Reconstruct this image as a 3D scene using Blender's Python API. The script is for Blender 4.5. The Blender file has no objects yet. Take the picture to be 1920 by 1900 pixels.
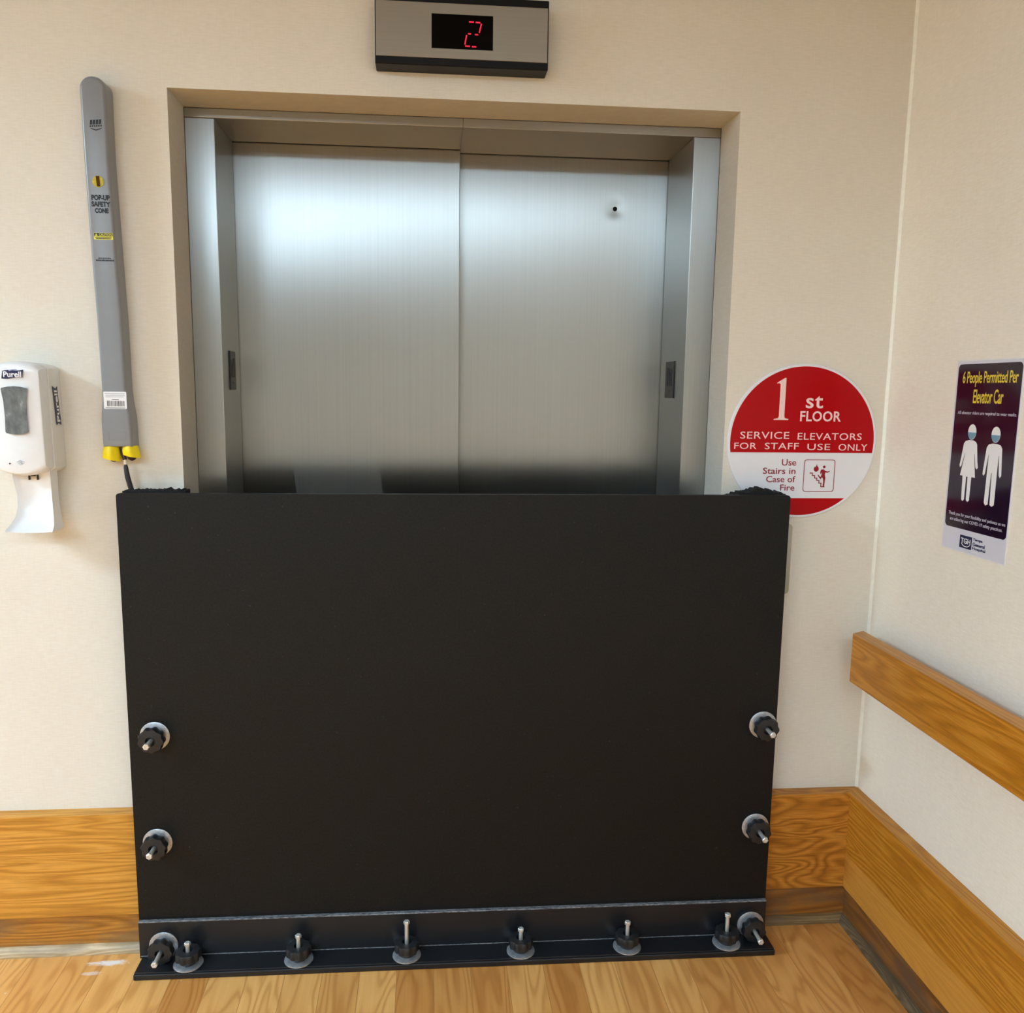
import bpy, bmesh, math, random
from mathutils import Matrix, Vector

random.seed(7)
SC = bpy.context.scene
COL = SC.collection
PI = math.pi

# ------------------------------------------------------------------ camera
cam_data = bpy.data.cameras.new('camera')
cam_data.sensor_fit = 'HORIZONTAL'
cam_data.sensor_width = 36.0
cam_data.lens = 36.0 * 1622.743 / 1920.0
cam_data.shift_x = (960.0 - 941.6216) / 1920.0
cam_data.shift_y = (977.2521 - 950.0) / 1920.0
cam_data.clip_start = 0.02
cam = bpy.data.objects.new('camera', cam_data)
COL.objects.link(cam)
RIGHT = Vector((0.996157436, -0.0866908872, 0.0124519847))
DOWN = Vector((-0.000771840411, -0.150861772, -0.988554566))
FWD = Vector((0.0875772009, 0.984746371, -0.150348988))
cam.matrix_world = Matrix(((RIGHT.x, -DOWN.x, -FWD.x, -0.0485),
                           (RIGHT.y, -DOWN.y, -FWD.y, -2.1935),
                           (RIGHT.z, -DOWN.z, -FWD.z, 1.4755),
                           (0, 0, 0, 1)))
SC.camera = cam

# ------------------------------------------------------------------ world, exposure
world = bpy.data.worlds.new('world')
SC.world = world
world.use_nodes = True
world.node_tree.nodes['Background'].inputs[0].default_value = (0.0, 0.0, 0.0, 1)
world.node_tree.nodes['Background'].inputs[1].default_value = 0.0
SC.view_settings.view_transform = 'Standard'
SC.view_settings.look = 'None'
SC.view_settings.exposure = 0.0
SC.view_settings.gamma = 1.0
SC.view_settings.use_curve_mapping = False
SC.cycles.use_adaptive_sampling = False
SC.cycles.caustics_reflective = False
SC.cycles.denoising_prefilter = 'ACCURATE'
LAMP_POWER = 22.8           # radiance of the ceiling light diffusers
LAMP_COLOR = (0.715, 1.0, 1.25, 1)
CEIL = 2.75
# ceiling lights: the far left one is unseen, added to brighten the right wall
LIGHTS = [(0.42, -3.5, 0.78), (-0.95, -3.5, 0.52), (-0.95, -4.9, 0.5), (-2.3, -3.5, 1.05), (-2.3, -4.9, 1.6), (-3.7, -1.3, 3.2)]   # x, y, strength

# ------------------------------------------------------------------ key dimensions
XL, XR_OPEN = -0.6462, 0.7214      # opening in the drywall
ZT = 2.1575                        # top of that opening
XW = 1.1552                        # right wall
JL, JR = -0.5731, 0.6501           # inner edges of the steel jambs
HEAD = 2.134
D1, D2, D3 = 0.139, 0.3506, 0.3864 # frame face, left leaf, right leaf
XFAR, YFAR = -5.2, -7.2


# ================================================================== helpers
def s2l(c):
    return tuple((v / 12.92 if v <= 0.04045 else ((v + 0.055) / 1.055) ** 2.4) for v in [x / 255.0 for x in c]) + (1.0,)


class NT:
    def __init__(self, name):
        self.m = bpy.data.materials.new(name)
        self.m.use_nodes = True
        self.t = self.m.node_tree
        self.b = self.t.nodes['Principled BSDF']
        self._obj = None

    def n(self, typ, **kw):
        nd = self.t.nodes.new(typ)
        for k, v in kw.items():
            setattr(nd, k, v)
        return nd

    def l(self, a, b):
        self.t.links.new(a, b)

    def obj(self):
        if self._obj is None:
            self._obj = self.n('ShaderNodeTexCoord').outputs['Object']
        return self._obj

    def mapping(self, scale, loc=(0, 0, 0), rot=(0, 0, 0), src=None):
        mp = self.n('ShaderNodeMapping')
        mp.inputs['Scale'].default_value = scale
        mp.inputs['Location'].default_value = loc
        mp.inputs['Rotation'].default_value = rot
        self.l(src or self.obj(), mp.inputs['Vector'])
        return mp.outputs[0]

    def noise(self, vec, scale=5, detail=2, rough=0.5, dist=0.0, dim='3D'):
        nd = self.n('ShaderNodeTexNoise', noise_dimensions=dim)
        nd.inputs['Scale'].default_value = scale
        nd.inputs['Detail'].default_value = detail
        nd.inputs['Roughness'].default_value = rough
        nd.inputs['Distortion'].default_value = dist
        self.l(vec, nd.inputs['Vector'])
        return nd

    def ramp(self, fac, stops):
        r = self.n('ShaderNodeValToRGB')
        e = r.color_ramp.elements
        while len(e) > 1:
            e.remove(e[0])
        e[0].position, e[0].color = stops[0][0], stops[0][1]
        for p, c in stops[1:]:
            x = e.new(p)
            x.color = c
        self.l(fac, r.inputs[0])
        return r.outputs[0]

    def math(self, op, a, b=None, clamp=False):
        nd = self.n('ShaderNodeMath', operation=op)
        nd.use_clamp = clamp
        for i, v in enumerate([a, b]):
            if v is None:
                continue
            if isinstance(v, (int, float)):
                nd.inputs[i].default_value = v
            else:
                self.l(v, nd.inputs[i])
        return nd.outputs[0]

    def mix(self, fac, a, b, blend='MIX'):
        nd = self.n('ShaderNodeMix', data_type='RGBA', blend_type=blend)
        for sock, v in ((nd.inputs[0], fac), (nd.inputs[6], a), (nd.inputs[7], b)):
            if hasattr(v, 'is_linked') or hasattr(v, 'links'):
                self.l(v, sock)
            else:
                sock.default_value = v
        return nd.outputs[2]

    def bump(self, h, strength=0.2, dist=0.001):
        b = self.n('ShaderNodeBump')
        b.inputs['Strength'].default_value = strength
        b.inputs['Distance'].default_value = dist
        self.l(h, b.inputs['Height'])
        self.l(b.outputs[0], self.b.inputs['Normal'])

    def set(self, **kw):
        for k, v in kw.items():
            s = self.b.inputs[k]
            if hasattr(v, 'links'):
                self.l(v, s)
            else:
                s.default_value = v
        return self


G = lambda v: (v, v, v, 1)


def plain(name, rgb, rough=0.5, metal=0.0, spec=0.5, var=0.06, scale=40, bump=0.0, coat=0.0):
    """a lightly mottled procedural material"""
    k = NT(name)
    c = s2l(rgb)
    nz = k.noise(k.obj(), scale, 3, 0.6)
    lo = tuple(x * (1 - var) for x in c[:3]) + (1,)
    hi = tuple(min(1, x * (1 + var)) for x in c[:3]) + (1,)
    k.set(**{'Base Color': k.ramp(nz.outputs[0], [(0.3, lo), (0.7, hi)]), 'Roughness': rough, 'Metallic': metal,
             'Specular IOR Level': spec, 'Coat Weight': coat})
    if bump:
        k.bump(nz.outputs[0], bump, 0.0006)
    return k.m


def wall_mat(name='vinyl_wallcovering', lift=0):
    k = NT(name)
    a = k.noise(k.mapping((260, 260, 26)), 1.0, 2, 0.6)
    b = k.noise(k.mapping((38, 38, 330)), 1.0, 2, 0.6)
    blot = k.noise(k.obj(), 2.2, 3, 0.55)
    f = k.math('ADD', k.math('MULTIPLY', a.outputs[0], 0.3), k.math('MULTIPLY', b.outputs[0], 0.7))
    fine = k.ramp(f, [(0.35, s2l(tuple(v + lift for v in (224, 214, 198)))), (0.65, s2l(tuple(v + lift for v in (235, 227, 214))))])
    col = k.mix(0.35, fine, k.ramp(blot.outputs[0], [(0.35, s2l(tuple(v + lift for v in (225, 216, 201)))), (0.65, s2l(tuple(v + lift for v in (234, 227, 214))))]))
    k.set(**{'Base Color': col, 'Roughness': 0.55, 'Specular IOR Level': 0.35})
    k.bump(f, 0.25, 0.0008)
    return k.m


def grain(k, vec_long, seed_val=None, rings=9.0):
    """cathedral-like wood grain: contour lines of a stretched noise plus fine pores; vec_long has z as the grain axis"""
    n4 = k.n('ShaderNodeTexNoise', noise_dimensions='4D')
    n4.inputs['Scale'].default_value = 1.0
    n4.inputs['Detail'].default_value = 1.5
    n4.inputs['Roughness'].default_value = 0.45
    n4.inputs['Distortion'].default_value = 0.35
    k.l(vec_long, n4.inputs['Vector'])
    if seed_val is not None:
        k.l(seed_val, n4.inputs['W'])
    r = k.math('MULTIPLY', n4.outputs[0], rings * 2 * PI)
    s = k.math('SINE', r)
    return k.math('ADD', k.math('MULTIPLY', s, 0.5), 0.5), n4.outputs[0]


def wood_mat(name, light, mid, dark, axis, scale=1.0, rough=0.42, rings=19.0, streak=0.22, dirt=None, cross=11, along=1.1, strip=None, contrast=0.38):
    k = NT(name)
    line = tuple(m_ + (d_ - m_) * contrast for m_, d_ in zip(mid, dark))
    def sc(cross, along):
        v = [cross * scale] * 3
        v[axis] = along * scale
        return tuple(v)
    g, big = grain(k, k.mapping(sc(cross, along)), None, rings)
    pores = k.noise(k.mapping(sc(420, 14)), 1.0, 2, 0.6).outputs[0]
    fib = k.noise(k.mapping(sc(60, 2.0)), 1.0, 3, 0.6).outputs[0]
    col = k.ramp(g, [(0.0, s2l(line)), (0.12, s2l(tuple((a + b) / 2 for a, b in zip(line, mid)))), (0.38, s2l(mid)), (1.0, s2l(light))])
    col = k.mix(streak, col, k.ramp(fib, [(0.3, s2l(mid)), (0.7, s2l(light))]))
    col = k.mix(k.math('MULTIPLY', k.math('SUBTRACT', 0.56, pores, True), 1.6, True), col, s2l(dark))
    if strip:
        sp = k.n('ShaderNodeSeparateXYZ')
        k.l(k.obj(), sp.inputs[0])
        col = k.mix(k.math('MULTIPLY', k.math('LESS_THAN', sp.outputs[2], strip[0]), 0.55), col, s2l(strip[1]))
    if dirt:
        dn = k.noise(k.mapping((3, 3, 9)), 1.5, 4, 0.65).outputs[0]
        col = k.mix(k.ramp(dn, [(0.42, G(0)), (0.62, G(0.75))]), col, s2l(dirt))
    k.set(**{'Base Color': col, 'Roughness': rough, 'Specular IOR Level': 0.4})
    k.bump(fib, 0.12, 0.0008)
    return k.m


def floor_mat():
    k = NT('oak_laminate')
    br = k.n('ShaderNodeTexBrick')
    br.inputs['Color1'].default_value = G(0.0)
    br.inputs['Color2'].default_value = G(1.0)
    br.inputs['Mortar'].default_value = G(0.5)
    br.inputs['Scale'].default_value = 1.0
    br.inputs['Mortar Size'].default_value = 0.0008
    br.inputs['Mortar Smooth'].default_value = 0.3
    br.inputs['Brick Width'].default_value = 0.9
    br.inputs['Row Height'].default_value = 0.094
    br.offset = 0.37
    br.offset_frequency = 2
    k.l(k.mapping((1, 1, 1), rot=(0, 0, PI / 2), loc=(0.11, 0.03, 0)), br.inputs['Vector'])
    rnd = k.n('ShaderNodeRGBToBW')
    k.l(br.outputs['Color'], rnd.inputs[0])
    rv = rnd.outputs[0]
    seed = k.math('MULTIPLY', rv, 37.0)
    g, big = grain(k, k.mapping((11, 1.9, 1)), seed, 11.0)
    n4 = k.n('ShaderNodeTexNoise', noise_dimensions='4D')
    n4.inputs['Scale'].default_value = 1.0
    n4.inputs['Detail'].default_value = 3
    k.l(k.mapping((110, 4, 1)), n4.inputs['Vector'])
    k.l(seed, n4.inputs['W'])
    col = k.ramp(g, [(0.0, s2l((212, 150, 82))), (0.14, s2l((222, 160, 90))), (0.38, s2l((234, 174, 102))), (1.0, s2l((242, 184, 112)))])
    col = k.mix(0.25, col, k.ramp(n4.outputs[0], [(0.3, s2l((200, 142, 78))), (0.7, s2l((240, 188, 118)))]))
    tone = k.ramp(rv, [(0.0, s2l((218, 196, 170))), (1.0, s2l((255, 254, 250)))])
    col = k.mix(1.0, col, tone, 'MULTIPLY')
    col = k.mix(k.math('MULTIPLY', br.outputs['Fac'], 0.5), col, s2l((120, 82, 46)))
    # white plaster smear and a few specks by the wall
    sep = k.n('ShaderNodeSeparateXYZ')
    k.l(k.obj(), sep.inputs[0])
    def blob(cx, cy, rx, ry):
        dx = k.math('DIVIDE', k.math('SUBTRACT', sep.outputs[0], cx), rx)
        dy = k.math('DIVIDE', k.math('SUBTRACT', sep.outputs[1], cy), ry)
        return k.math('ADD', k.math('MULTIPLY', dx, dx), k.math('MULTIPLY', dy, dy))
    wob = k.noise(k.mapping((40, 70, 1)), 1.0, 4, 0.7).outputs[0]
    for (cx, cy, rx, ry, am) in ((-0.862, -0.079, 0.055, 0.013, 0.95), (-0.893, -0.118, 0.03, 0.008, 0.5)):
        d = k.math('ADD', blob(cx, cy, rx, ry), k.math('MULTIPLY', k.math('SUBTRACT', wob, 0.5), 3.4))
        col = k.mix(k.ramp(d, [(0.15, G(am)), (0.95, G(0))]), col, s2l((238, 232, 226)))
    sp = k.noise(k.obj(), 60, 1, 0.4).outputs[0]
    col = k.mix(k.ramp(sp, [(0.795, G(0)), (0.82, G(0.7))]), col, s2l((228, 205, 170)))
    k.set(**{'Base Color': col, 'Roughness': 0.38, 'Specular IOR Level': 0.45})
    k.bump(n4.outputs[0], 0.05, 0.0005)
    return k.m


def steel_mat(name, tangent, brush_axis, rough=0.3, aniso=0.75, rgb=(168, 167, 162), smudge=False, streak=0.03, dent=None):
    """brushed stainless steel: the lobe is wide across the brushing (along tangent)"""
    k = NT(name)
    v = [230.0, 230.0, 230.0]
    v[brush_axis] = 1.2
    st = k.noise(k.mapping(tuple(v)), 1.0, 2, 0.6).outputs[0]
    big = k.noise(k.mapping((3, 3, 1.2)), 1.5, 3, 0.55).outputs[0]
    c = s2l(rgb)
    col = k.ramp(st, [(0.3, tuple(x * (1 - streak) for x in c[:3]) + (1,)), (0.7, tuple(min(1, x * (1 + streak)) for x in c[:3]) + (1,))])
    r = k.math('ADD', rough - 0.018, k.math('MULTIPLY', big, 0.04))
    r = k.math('ADD', r, k.math('MULTIPLY', st, 0.012))
    metal = 1.0
    if smudge:
        # film of dried residue on the left leaf, low down
        sep = k.n('ShaderNodeSeparateXYZ')
        k.l(k.obj(), sep.inputs[0])
        x0 = k.math('SUBTRACT', sep.outputs[0], k.math('MULTIPLY', k.math('SUBTRACT', 1.25, sep.outputs[2]), 0.13))
        def step(val, a, b):
            mr = k.n('ShaderNodeMapRange')
            mr.inputs[1].default_value = a
            mr.inputs[2].default_value = b
            k.l(val, mr.inputs[0])
            return mr.outputs[0]
        m = k.math('MULTIPLY', step(x0, -0.4345, -0.4325), step(x0, -0.1835, -0.1855))
        m = k.math('MULTIPLY', m, step(sep.outputs[2], 1.33, 1.26))
        bl = k.noise(k.mapping((26, 1, 5)), 1.0, 3, 0.6).outputs[0]
        m = k.math('MULTIPLY', m, k.math('ADD', 0.55, k.math('MULTIPLY', bl, 0.6)))
        metal = k.math('SUBTRACT', 1.0, k.math('MULTIPLY', m, 0.24))
    cb = k.n('ShaderNodeCombineXYZ')
    for i in range(3):
        cb.inputs[i].default_value = tangent[i]
    k.set(**{'Base Color': col, 'Metallic': metal, 'Roughness': r, 'Anisotropic': aniso})
    k.l(cb.outputs[0], k.b.inputs['Tangent'])
    if dent:
        sp2 = k.n('ShaderNodeSeparateXYZ')
        k.l(k.obj(), sp2.inputs[0])
        dx = k.math('SUBTRACT', sp2.outputs[0], dent[0])
        dz = k.math('SUBTRACT', sp2.outputs[2], dent[1])
        d2 = k.math('ADD', k.math('MULTIPLY', dx, dx), k.math('MULTIPLY', dz, dz))
        h = k.math('POWER', 2.718, k.math('MULTIPLY', d2, -1.0 / (2 * dent[2] ** 2)))
        bp = k.n('ShaderNodeBump', invert=True)
        bp.inputs['Strength'].default_value = 1.0
        bp.inputs['Distance'].default_value = dent[3]
        k.l(h, bp.inputs['Height'])
        k.l(bp.outputs[0], k.b.inputs['Normal'])
    return k.m


def panel_mat():
    k = NT('black_textured_plastic')
    nz = k.noise(k.obj(), 420, 2, 0.5).outputs[0]
    big = k.noise(k.obj(), 190, 2, 0.6).outputs[0]
    sp = k.noise(k.obj(), 130, 0, 0.5).outputs[0]
    col = k.ramp(big, [(0.32, s2l((2, 2, 2))), (0.68, s2l((19, 19, 18)))])
    col = k.mix(k.ramp(sp, [(0.835, G(0)), (0.86, G(0.4))]), col, s2l((80, 78, 74)))
    k.set(**{'Base Color': col, 'Roughness': 0.55, 'Specular IOR Level': 0.3})
    k.bump(nz, 0.35, 0.0006)
    return k.m


def worn_mat():
    k = NT('worn_angle_edge')
    nz = k.noise(k.mapping((90, 300, 300)), 1.0, 3, 0.7).outputs[0]
    k.set(**{'Base Color': k.ramp(nz, [(0.35, s2l((44, 46, 50))), (0.62, s2l((136, 138, 142)))]), 'Roughness': 0.45})
    return k.m


def emit(name, rgb, s):
    k = NT(name)
    k.set(**{'Base Color': s2l(rgb), 'Emission Color': s2l(rgb) if max(rgb) > 1 else rgb + (1,), 'Emission Strength': s})
    return k.m


M = {}
M['wall'] = wall_mat()
M['wall_brightened'] = wall_mat('brightened_wallcovering', 17)  # same covering made lighter, its colour stands in for light missing on this wall
M['floor'] = floor_mat()
M['ceiling'] = plain('ceiling_tile', (176, 170, 160), 0.85)
M['far_wall'] = plain('taupe_lobby_paint', (206, 203, 194), 0.7)
M['oak_x'] = wood_mat('oak_board_along_x', (222, 160, 72), (208, 144, 54), (146, 90, 30), 0, 1.0, cross=13, along=0.7, contrast=0.42)
M['oak_wavy'] = wood_mat('wavy_oak_board', (208, 140, 56), (190, 120, 38), (128, 76, 22), 0, 1.0, cross=13, along=3.4, rings=17, streak=0.2, contrast=0.55)
M['oak_y'] = wood_mat('oak_board_along_y', (206, 140, 48), (190, 122, 30), (136, 80, 18), 1, 1.0, contrast=0.3, strip=(0.208, (214, 154, 72)))
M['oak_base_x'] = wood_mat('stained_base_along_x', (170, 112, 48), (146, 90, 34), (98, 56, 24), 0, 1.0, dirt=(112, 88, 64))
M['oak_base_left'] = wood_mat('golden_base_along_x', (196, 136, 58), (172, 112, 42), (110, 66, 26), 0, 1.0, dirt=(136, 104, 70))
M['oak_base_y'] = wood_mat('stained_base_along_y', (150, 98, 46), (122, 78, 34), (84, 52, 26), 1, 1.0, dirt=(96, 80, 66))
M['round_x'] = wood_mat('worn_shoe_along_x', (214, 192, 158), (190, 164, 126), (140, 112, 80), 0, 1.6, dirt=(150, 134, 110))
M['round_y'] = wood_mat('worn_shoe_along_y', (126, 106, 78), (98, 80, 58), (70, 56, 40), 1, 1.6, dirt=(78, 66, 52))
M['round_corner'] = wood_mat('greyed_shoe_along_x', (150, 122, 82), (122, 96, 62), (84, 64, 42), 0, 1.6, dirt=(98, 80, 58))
M['rail'] = wood_mat('oak_handrail', (210, 142, 50), (194, 124, 30), (136, 82, 18), 1, 1.1, rough=0.35, contrast=0.35)
M['bead'] = plain('corner_caulk', (254, 248, 236), 0.5)
M['steel_face'] = steel_mat('brushed_steel_jamb', (1, 0, 0), 2, 0.33, 0.8)
M['steel_side'] = steel_mat('brushed_steel_return', (0, 1, 0), 2, 0.33, 0.8)
M['steel_head'] = steel_mat('brushed_steel_header', (0, 0.7, 0.7), 0, 0.34, 0.7)
M['steel_door'] = steel_mat('brushed_steel_leaf', (1, 0, 0), 2, 0.30, 0.88, smudge=True)
M['steel_dented'] = steel_mat('brushed_steel_dented_leaf', (1, 0, 0), 2, 0.30, 0.88, dent=(0.4977, 1.9971, 0.017, 0.0011))
M['steel_plate'] = steel_mat('satin_steel_plate', (1, 0, 0), 2, 0.38, 0.6, (170, 172, 164))
M['steel_panel'] = steel_mat('satin_bronze_steel', (0, 0, 1), 0, 0.42, 0.6, (158, 147, 132))
M['zinc'] = plain('zinc_washer', (186, 188, 192), 0.36, 0.72, var=0.2, scale=120)
M['bolt'] = plain('bright_bolt', (232, 230, 224), 0.36, 0.7)
M['knob'] = plain('black_knob_plastic', (30, 31, 33), 0.42, var=0.2, scale=90)
M['panel'] = panel_mat()
M['angle'] = plain('black_painted_angle', (20, 22, 26), 0.36, spec=0.5, var=0.12, scale=60, bump=0.1)
M['worn'] = worn_mat()
M['foam'] = plain('black_foam', (16, 16, 17), 0.9, var=0.4, scale=150, bump=0.6)
M['black'] = plain('black_housing', (14, 12, 12), 0.45, spec=0.2)
M['lcd'] = plain('display_black_glass', (4, 3, 4), 0.12, spec=0.1)
M['gap'] = plain('dark_gap', (8, 8, 8), 0.9)
M['digit'] = emit('red_led', (1.0, 0.012, 0.055), 1.0)
M['grey_case'] = plain('grey_plastic_case', (138, 140, 144), 0.3, var=0.03)
M['ink'] = plain('black_ink', (26, 26, 28), 0.5)
M['yellow'] = plain('yellow_fabric', (246, 220, 8), 0.5, var=0.05)
M['yellow_label'] = plain('yellow_label', (226, 216, 60), 0.4)
M['amber'] = plain('amber_vial', (196, 178, 70), 0.5, spec=0.2, var=0.2, scale=200)
M['brown'] = plain('dark_brown_bubble', (84, 54, 16), 0.6, spec=0.1)
M['maroon'] = plain('dark_maroon_rubber', (52, 18, 20), 0.5)
M['collar'] = plain('white_collar', (240, 226, 206), 0.4)
M['white_plastic'] = plain('white_plastic', (240, 240, 242), 0.28, var=0.015)
M['white_side'] = plain('off_white_plastic', (232, 230, 226), 0.35, var=0.015)
M['navy'] = plain('navy_label', (26, 28, 72), 0.35)
M['lilac'] = plain('lilac_print', (186, 178, 214), 0.4)
M['print_white'] = plain('white_print', (246, 244, 246), 0.4, var=0.01)
M['sign_white'] = plain('sign_white', (236, 234, 238), 0.3, var=0.01)
M['sign_red'] = plain('sign_red', (182, 0, 10), 0.25, spec=0.2, var=0.02)
M['sign_pink'] = plain('sign_pale_print', (250, 214, 210), 0.35, var=0.01)
M['sign_dark'] = plain('sign_dark_red_print', (150, 8, 30), 0.35, var=0.02)
M['poster_sheet'] = plain('poster_paper', (222, 220, 232), 0.25, var=0.01)
M['poster_dark'] = plain('poster_dark_field', (34, 14, 38), 0.14, var=0.08, scale=6)
M['poster_yellow'] = plain('poster_yellow_print', (232, 206, 70), 0.35)
M['poster_grey'] = plain('poster_grey_print', (196, 190, 204), 0.35)
M['mask_blue'] = plain('poster_blue_print', (118, 160, 186), 0.35)
M['sheet_edge'] = plain('clear_sleeve_edge', (246, 240, 236), 0.15)
M['barcode'] = plain('barcode_ink', (70, 70, 78), 0.5)
M['label_grey'] = plain('label_grey_print', (170, 170, 178), 0.5)
M['plate_dark'] = plain('dark_bronze_plate', (62, 60, 58), 0.42, 0.35, var=0.1)
M['plate_mark'] = plain('raised_plate_mark', (26, 24, 24), 0.4)
M['tray_slot'] = plain('slot_shadow', (40, 38, 38), 0.6)
M['sensor_grey'] = plain('sensor_print', (204, 204, 208), 0.3)


def window_mat():
    k = NT('smoky_dispenser_window')
    a = k.noise(k.mapping((60, 60, 34)), 1.0, 3, 0.6).outputs[0]
    k.set(**{'Base Color': k.ramp(a, [(0.3, s2l((92, 96, 98))), (0.6, s2l((122, 126, 126))), (0.75, s2l((168, 172, 172)))]),
             'Roughness': 0.12, 'Coat Weight': 0.6})
    k.bump(a, 0.4, 0.003)
    return k.m


M['smoky'] = window_mat()
def lamp_mat(k):
    lamp = NT('diffuser')
    lamp.set(**{'Base Color': (0.9, 0.9, 0.9, 1), 'Emission Color': LAMP_COLOR, 'Emission Strength': LAMP_POWER * k})
    return lamp.m


class B:
    """collects shapes and links them as ONE mesh object"""
    def __init__(self):
        self.bm = bmesh.new()

    def box(self, x0, x1, y0, y1, z0, z1, bev=0.0, seg=2):
        vs = [self.bm.verts.new((x, y, z)) for x in (x0, x1) for y in (y0, y1) for z in (z0, z1)]
        fs = [(0, 1, 3, 2), (4, 6, 7, 5), (0, 4, 5, 1), (2, 3, 7, 6), (0, 2, 6, 4), (1, 5, 7, 3)]
        faces = [self.bm.faces.new([vs[i] for i in f]) for f in fs]
        if bev:
            es = list({e for f in faces for e in f.edges})
            bmesh.ops.bevel(self.bm, geom=es, offset=bev, segments=seg, affect='EDGES', profile=0.5)
        return self

    def loft(self, rings, cap0=True, cap1=True, closed=True):
        """rings: lists of points, all of one length"""
        R = [[self.bm.verts.new(p) for p in r] for r in rings]
        n = len(R[0])
        for a, b in zip(R, R[1:]):
            for i in range(n if closed else n - 1):
                j = (i + 1) % n
                self.bm.faces.new((a[i], a[j], b[j], b[i]))
        if cap0:
            self.bm.faces.new(R[0][::-1])
        if cap1:
            self.bm.faces.new(R[-1])
        return self

    def prism(self, poly, fn0, fn1):
        return self.loft([[fn0(*p) for p in poly], [fn1(*p) for p in poly]])

    def lathe(self, prof, seg=40, lobes=0, amp=0.0, lobe_rows=()):
        """profile (r, z) about the z axis; lobed rows for star grips"""
        rings = []
        for i, (r, z) in enumerate(prof):
            ring = []
            for s in range(seg):
                t = 2 * PI * s / seg
                rr = r * (1 + (amp * math.cos(lobes * t) if i in lobe_rows else 0))
                ring.append((rr * math.cos(t), rr * math.sin(t), z))
            rings.append(ring)
        return self.loft(rings)

    def tube(self, pts, r, seg=14):
        rings = []
        pts = [Vector(p) for p in pts]
        rad = r if isinstance(r, (list, tuple)) else [r] * len(pts)
        up = Vector((0, 1, 0.01))
        for i, p in enumerate(pts):
            d = (pts[min(i + 1, len(pts) - 1)] - pts[max(i - 1, 0)]).normalized()
            u = d.cross(up).normalized()
            w = d.cross(u)
            rings.append([p + (u * math.cos(2 * PI * s / seg) + w * math.sin(2 * PI * s / seg)) * rad[i] for s in range(seg)])
        return self.loft(rings)

    def bevel_all(self, off, seg=2, angle=0.5):
        es = [e for e in self.bm.edges if len(e.link_faces) == 2 and e.calc_face_angle(0) > angle]
        bmesh.ops.bevel(self.bm, geom=es, offset=off, segments=seg, affect='EDGES', profile=0.5)
        return self

    def build(self, name, mat, parent=None, smooth=False, loc=None, rot=None):
        bmesh.ops.recalc_face_normals(self.bm, faces=self.bm.faces)
        me = bpy.data.meshes.new(name)
        self.bm.to_mesh(me)
        self.bm.free()
        mats = mat if isinstance(mat, (list, tuple)) else [mat]
        for m in mats:
            me.materials.append(M[m] if isinstance(m, str) else m)
        if smooth:
            me.shade_smooth()
            try:
                me.set_sharp_from_angle(angle=math.radians(38))
            except Exception:
                pass
        o = bpy.data.objects.new(name, me)
        COL.objects.link(o)
        if parent is not None:
            o.parent = parent
        if loc:
            o.location = loc
        if rot:
            o.rotation_euler = rot
        return o


def empty(name, loc=(0, 0, 0), rz=0.0):
    o = bpy.data.objects.new(name, None)
    o.empty_display_size = 0.1
    COL.objects.link(o)
    o.location = loc
    o.rotation_euler = (0, 0, rz)
    return o


def tag(o, label, cat, group=None, kind=None):
    o['label'] = label
    o['category'] = cat
    if group:
        o['group'] = group
    if kind:
        o['kind'] = kind
    return o


def structure(o, label, cat):
    return tag(o, label, cat, kind='structure')


# planes for flat print: maps (u, v, lift) -> point; back wall faces -y, right wall faces -x
def on_back(y):
    return lambda u, v, d: (u, y - d, v)


def on_right(x):
    return lambda u, v, d: (x - d, u, v)      # u is the y coordinate


def poly_outline(name, polys, mat, parent, fn, lift=0.0, thick=0.0006):
    b = B()
    for p in polys:
        b.prism(p, lambda u, v: fn(u, v, lift), lambda u, v: fn(u, v, lift + thick))
    return b.build(name, mat, parent)


def text(name, s, x0, z0, x1, z1, mat, parent, fn, lift=0.0006, thick=0.0004, weight=0.0, spacing=1.0, keep=False, shear=0.0):
    """lettering fitted to the rectangle u x0..x1, v z0..z1 on the plane fn"""
    cu = bpy.data.curves.new('lettering', 'FONT')
    cu.body = s
    cu.size = 1.0
    cu.extrude = 0.01
    cu.offset = weight
    cu.space_character = spacing
    cu.resolution_u = 3
    cu.align_x = 'CENTER'
    cu.shear = shear
    to = bpy.data.objects.new('lettering', cu)
    COL.objects.link(to)
    bpy.context.view_layer.update()
    dg = bpy.context.evaluated_depsgraph_get()
    me = bpy.data.meshes.new_from_object(to.evaluated_get(dg))
    bpy.data.objects.remove(to)
    xs = [v.co.x for v in me.vertices]
    ys = [v.co.y for v in me.vertices]
    ax, bx, ay, by_ = min(xs), max(xs), min(ys), max(ys)
    for v in me.vertices:
        u = x0 + (v.co.x - ax) / (bx - ax) * (x1 - x0)
        w = z0 + (v.co.y - ay) / (by_ - ay) * (z1 - z0)
        d = lift + (thick if v.co.z > 0 else 0.0)
        v.co = fn(u, w, d)
    me.materials.clear()
    me.materials.append(M[mat])
    me.name = name
    o = bpy.data.objects.new(name, me)
    COL.objects.link(o)
    o.parent = parent
    return o


def arc(cx, cy, r, a0, a1, n, ry=None):
    ry = r if ry is None else ry
    return [(cx + r * math.cos(a0 + (a1 - a0) * i / n), cy + ry * math.sin(a0 + (a1 - a0) * i / n)) for i in range(n + 1)]


def rrect(x0, x1, z0, z1, r, n=5):
    return (arc(x1 - r, z1 - r, r, 0, PI / 2, n) + arc(x0 + r, z1 - r, r, PI / 2, PI, n)
            + arc(x0 + r, z0 + r, r, PI, 1.5 * PI, n) + arc(x1 - r, z0 + r, r, 1.5 * PI, 2 * PI, n))


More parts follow.
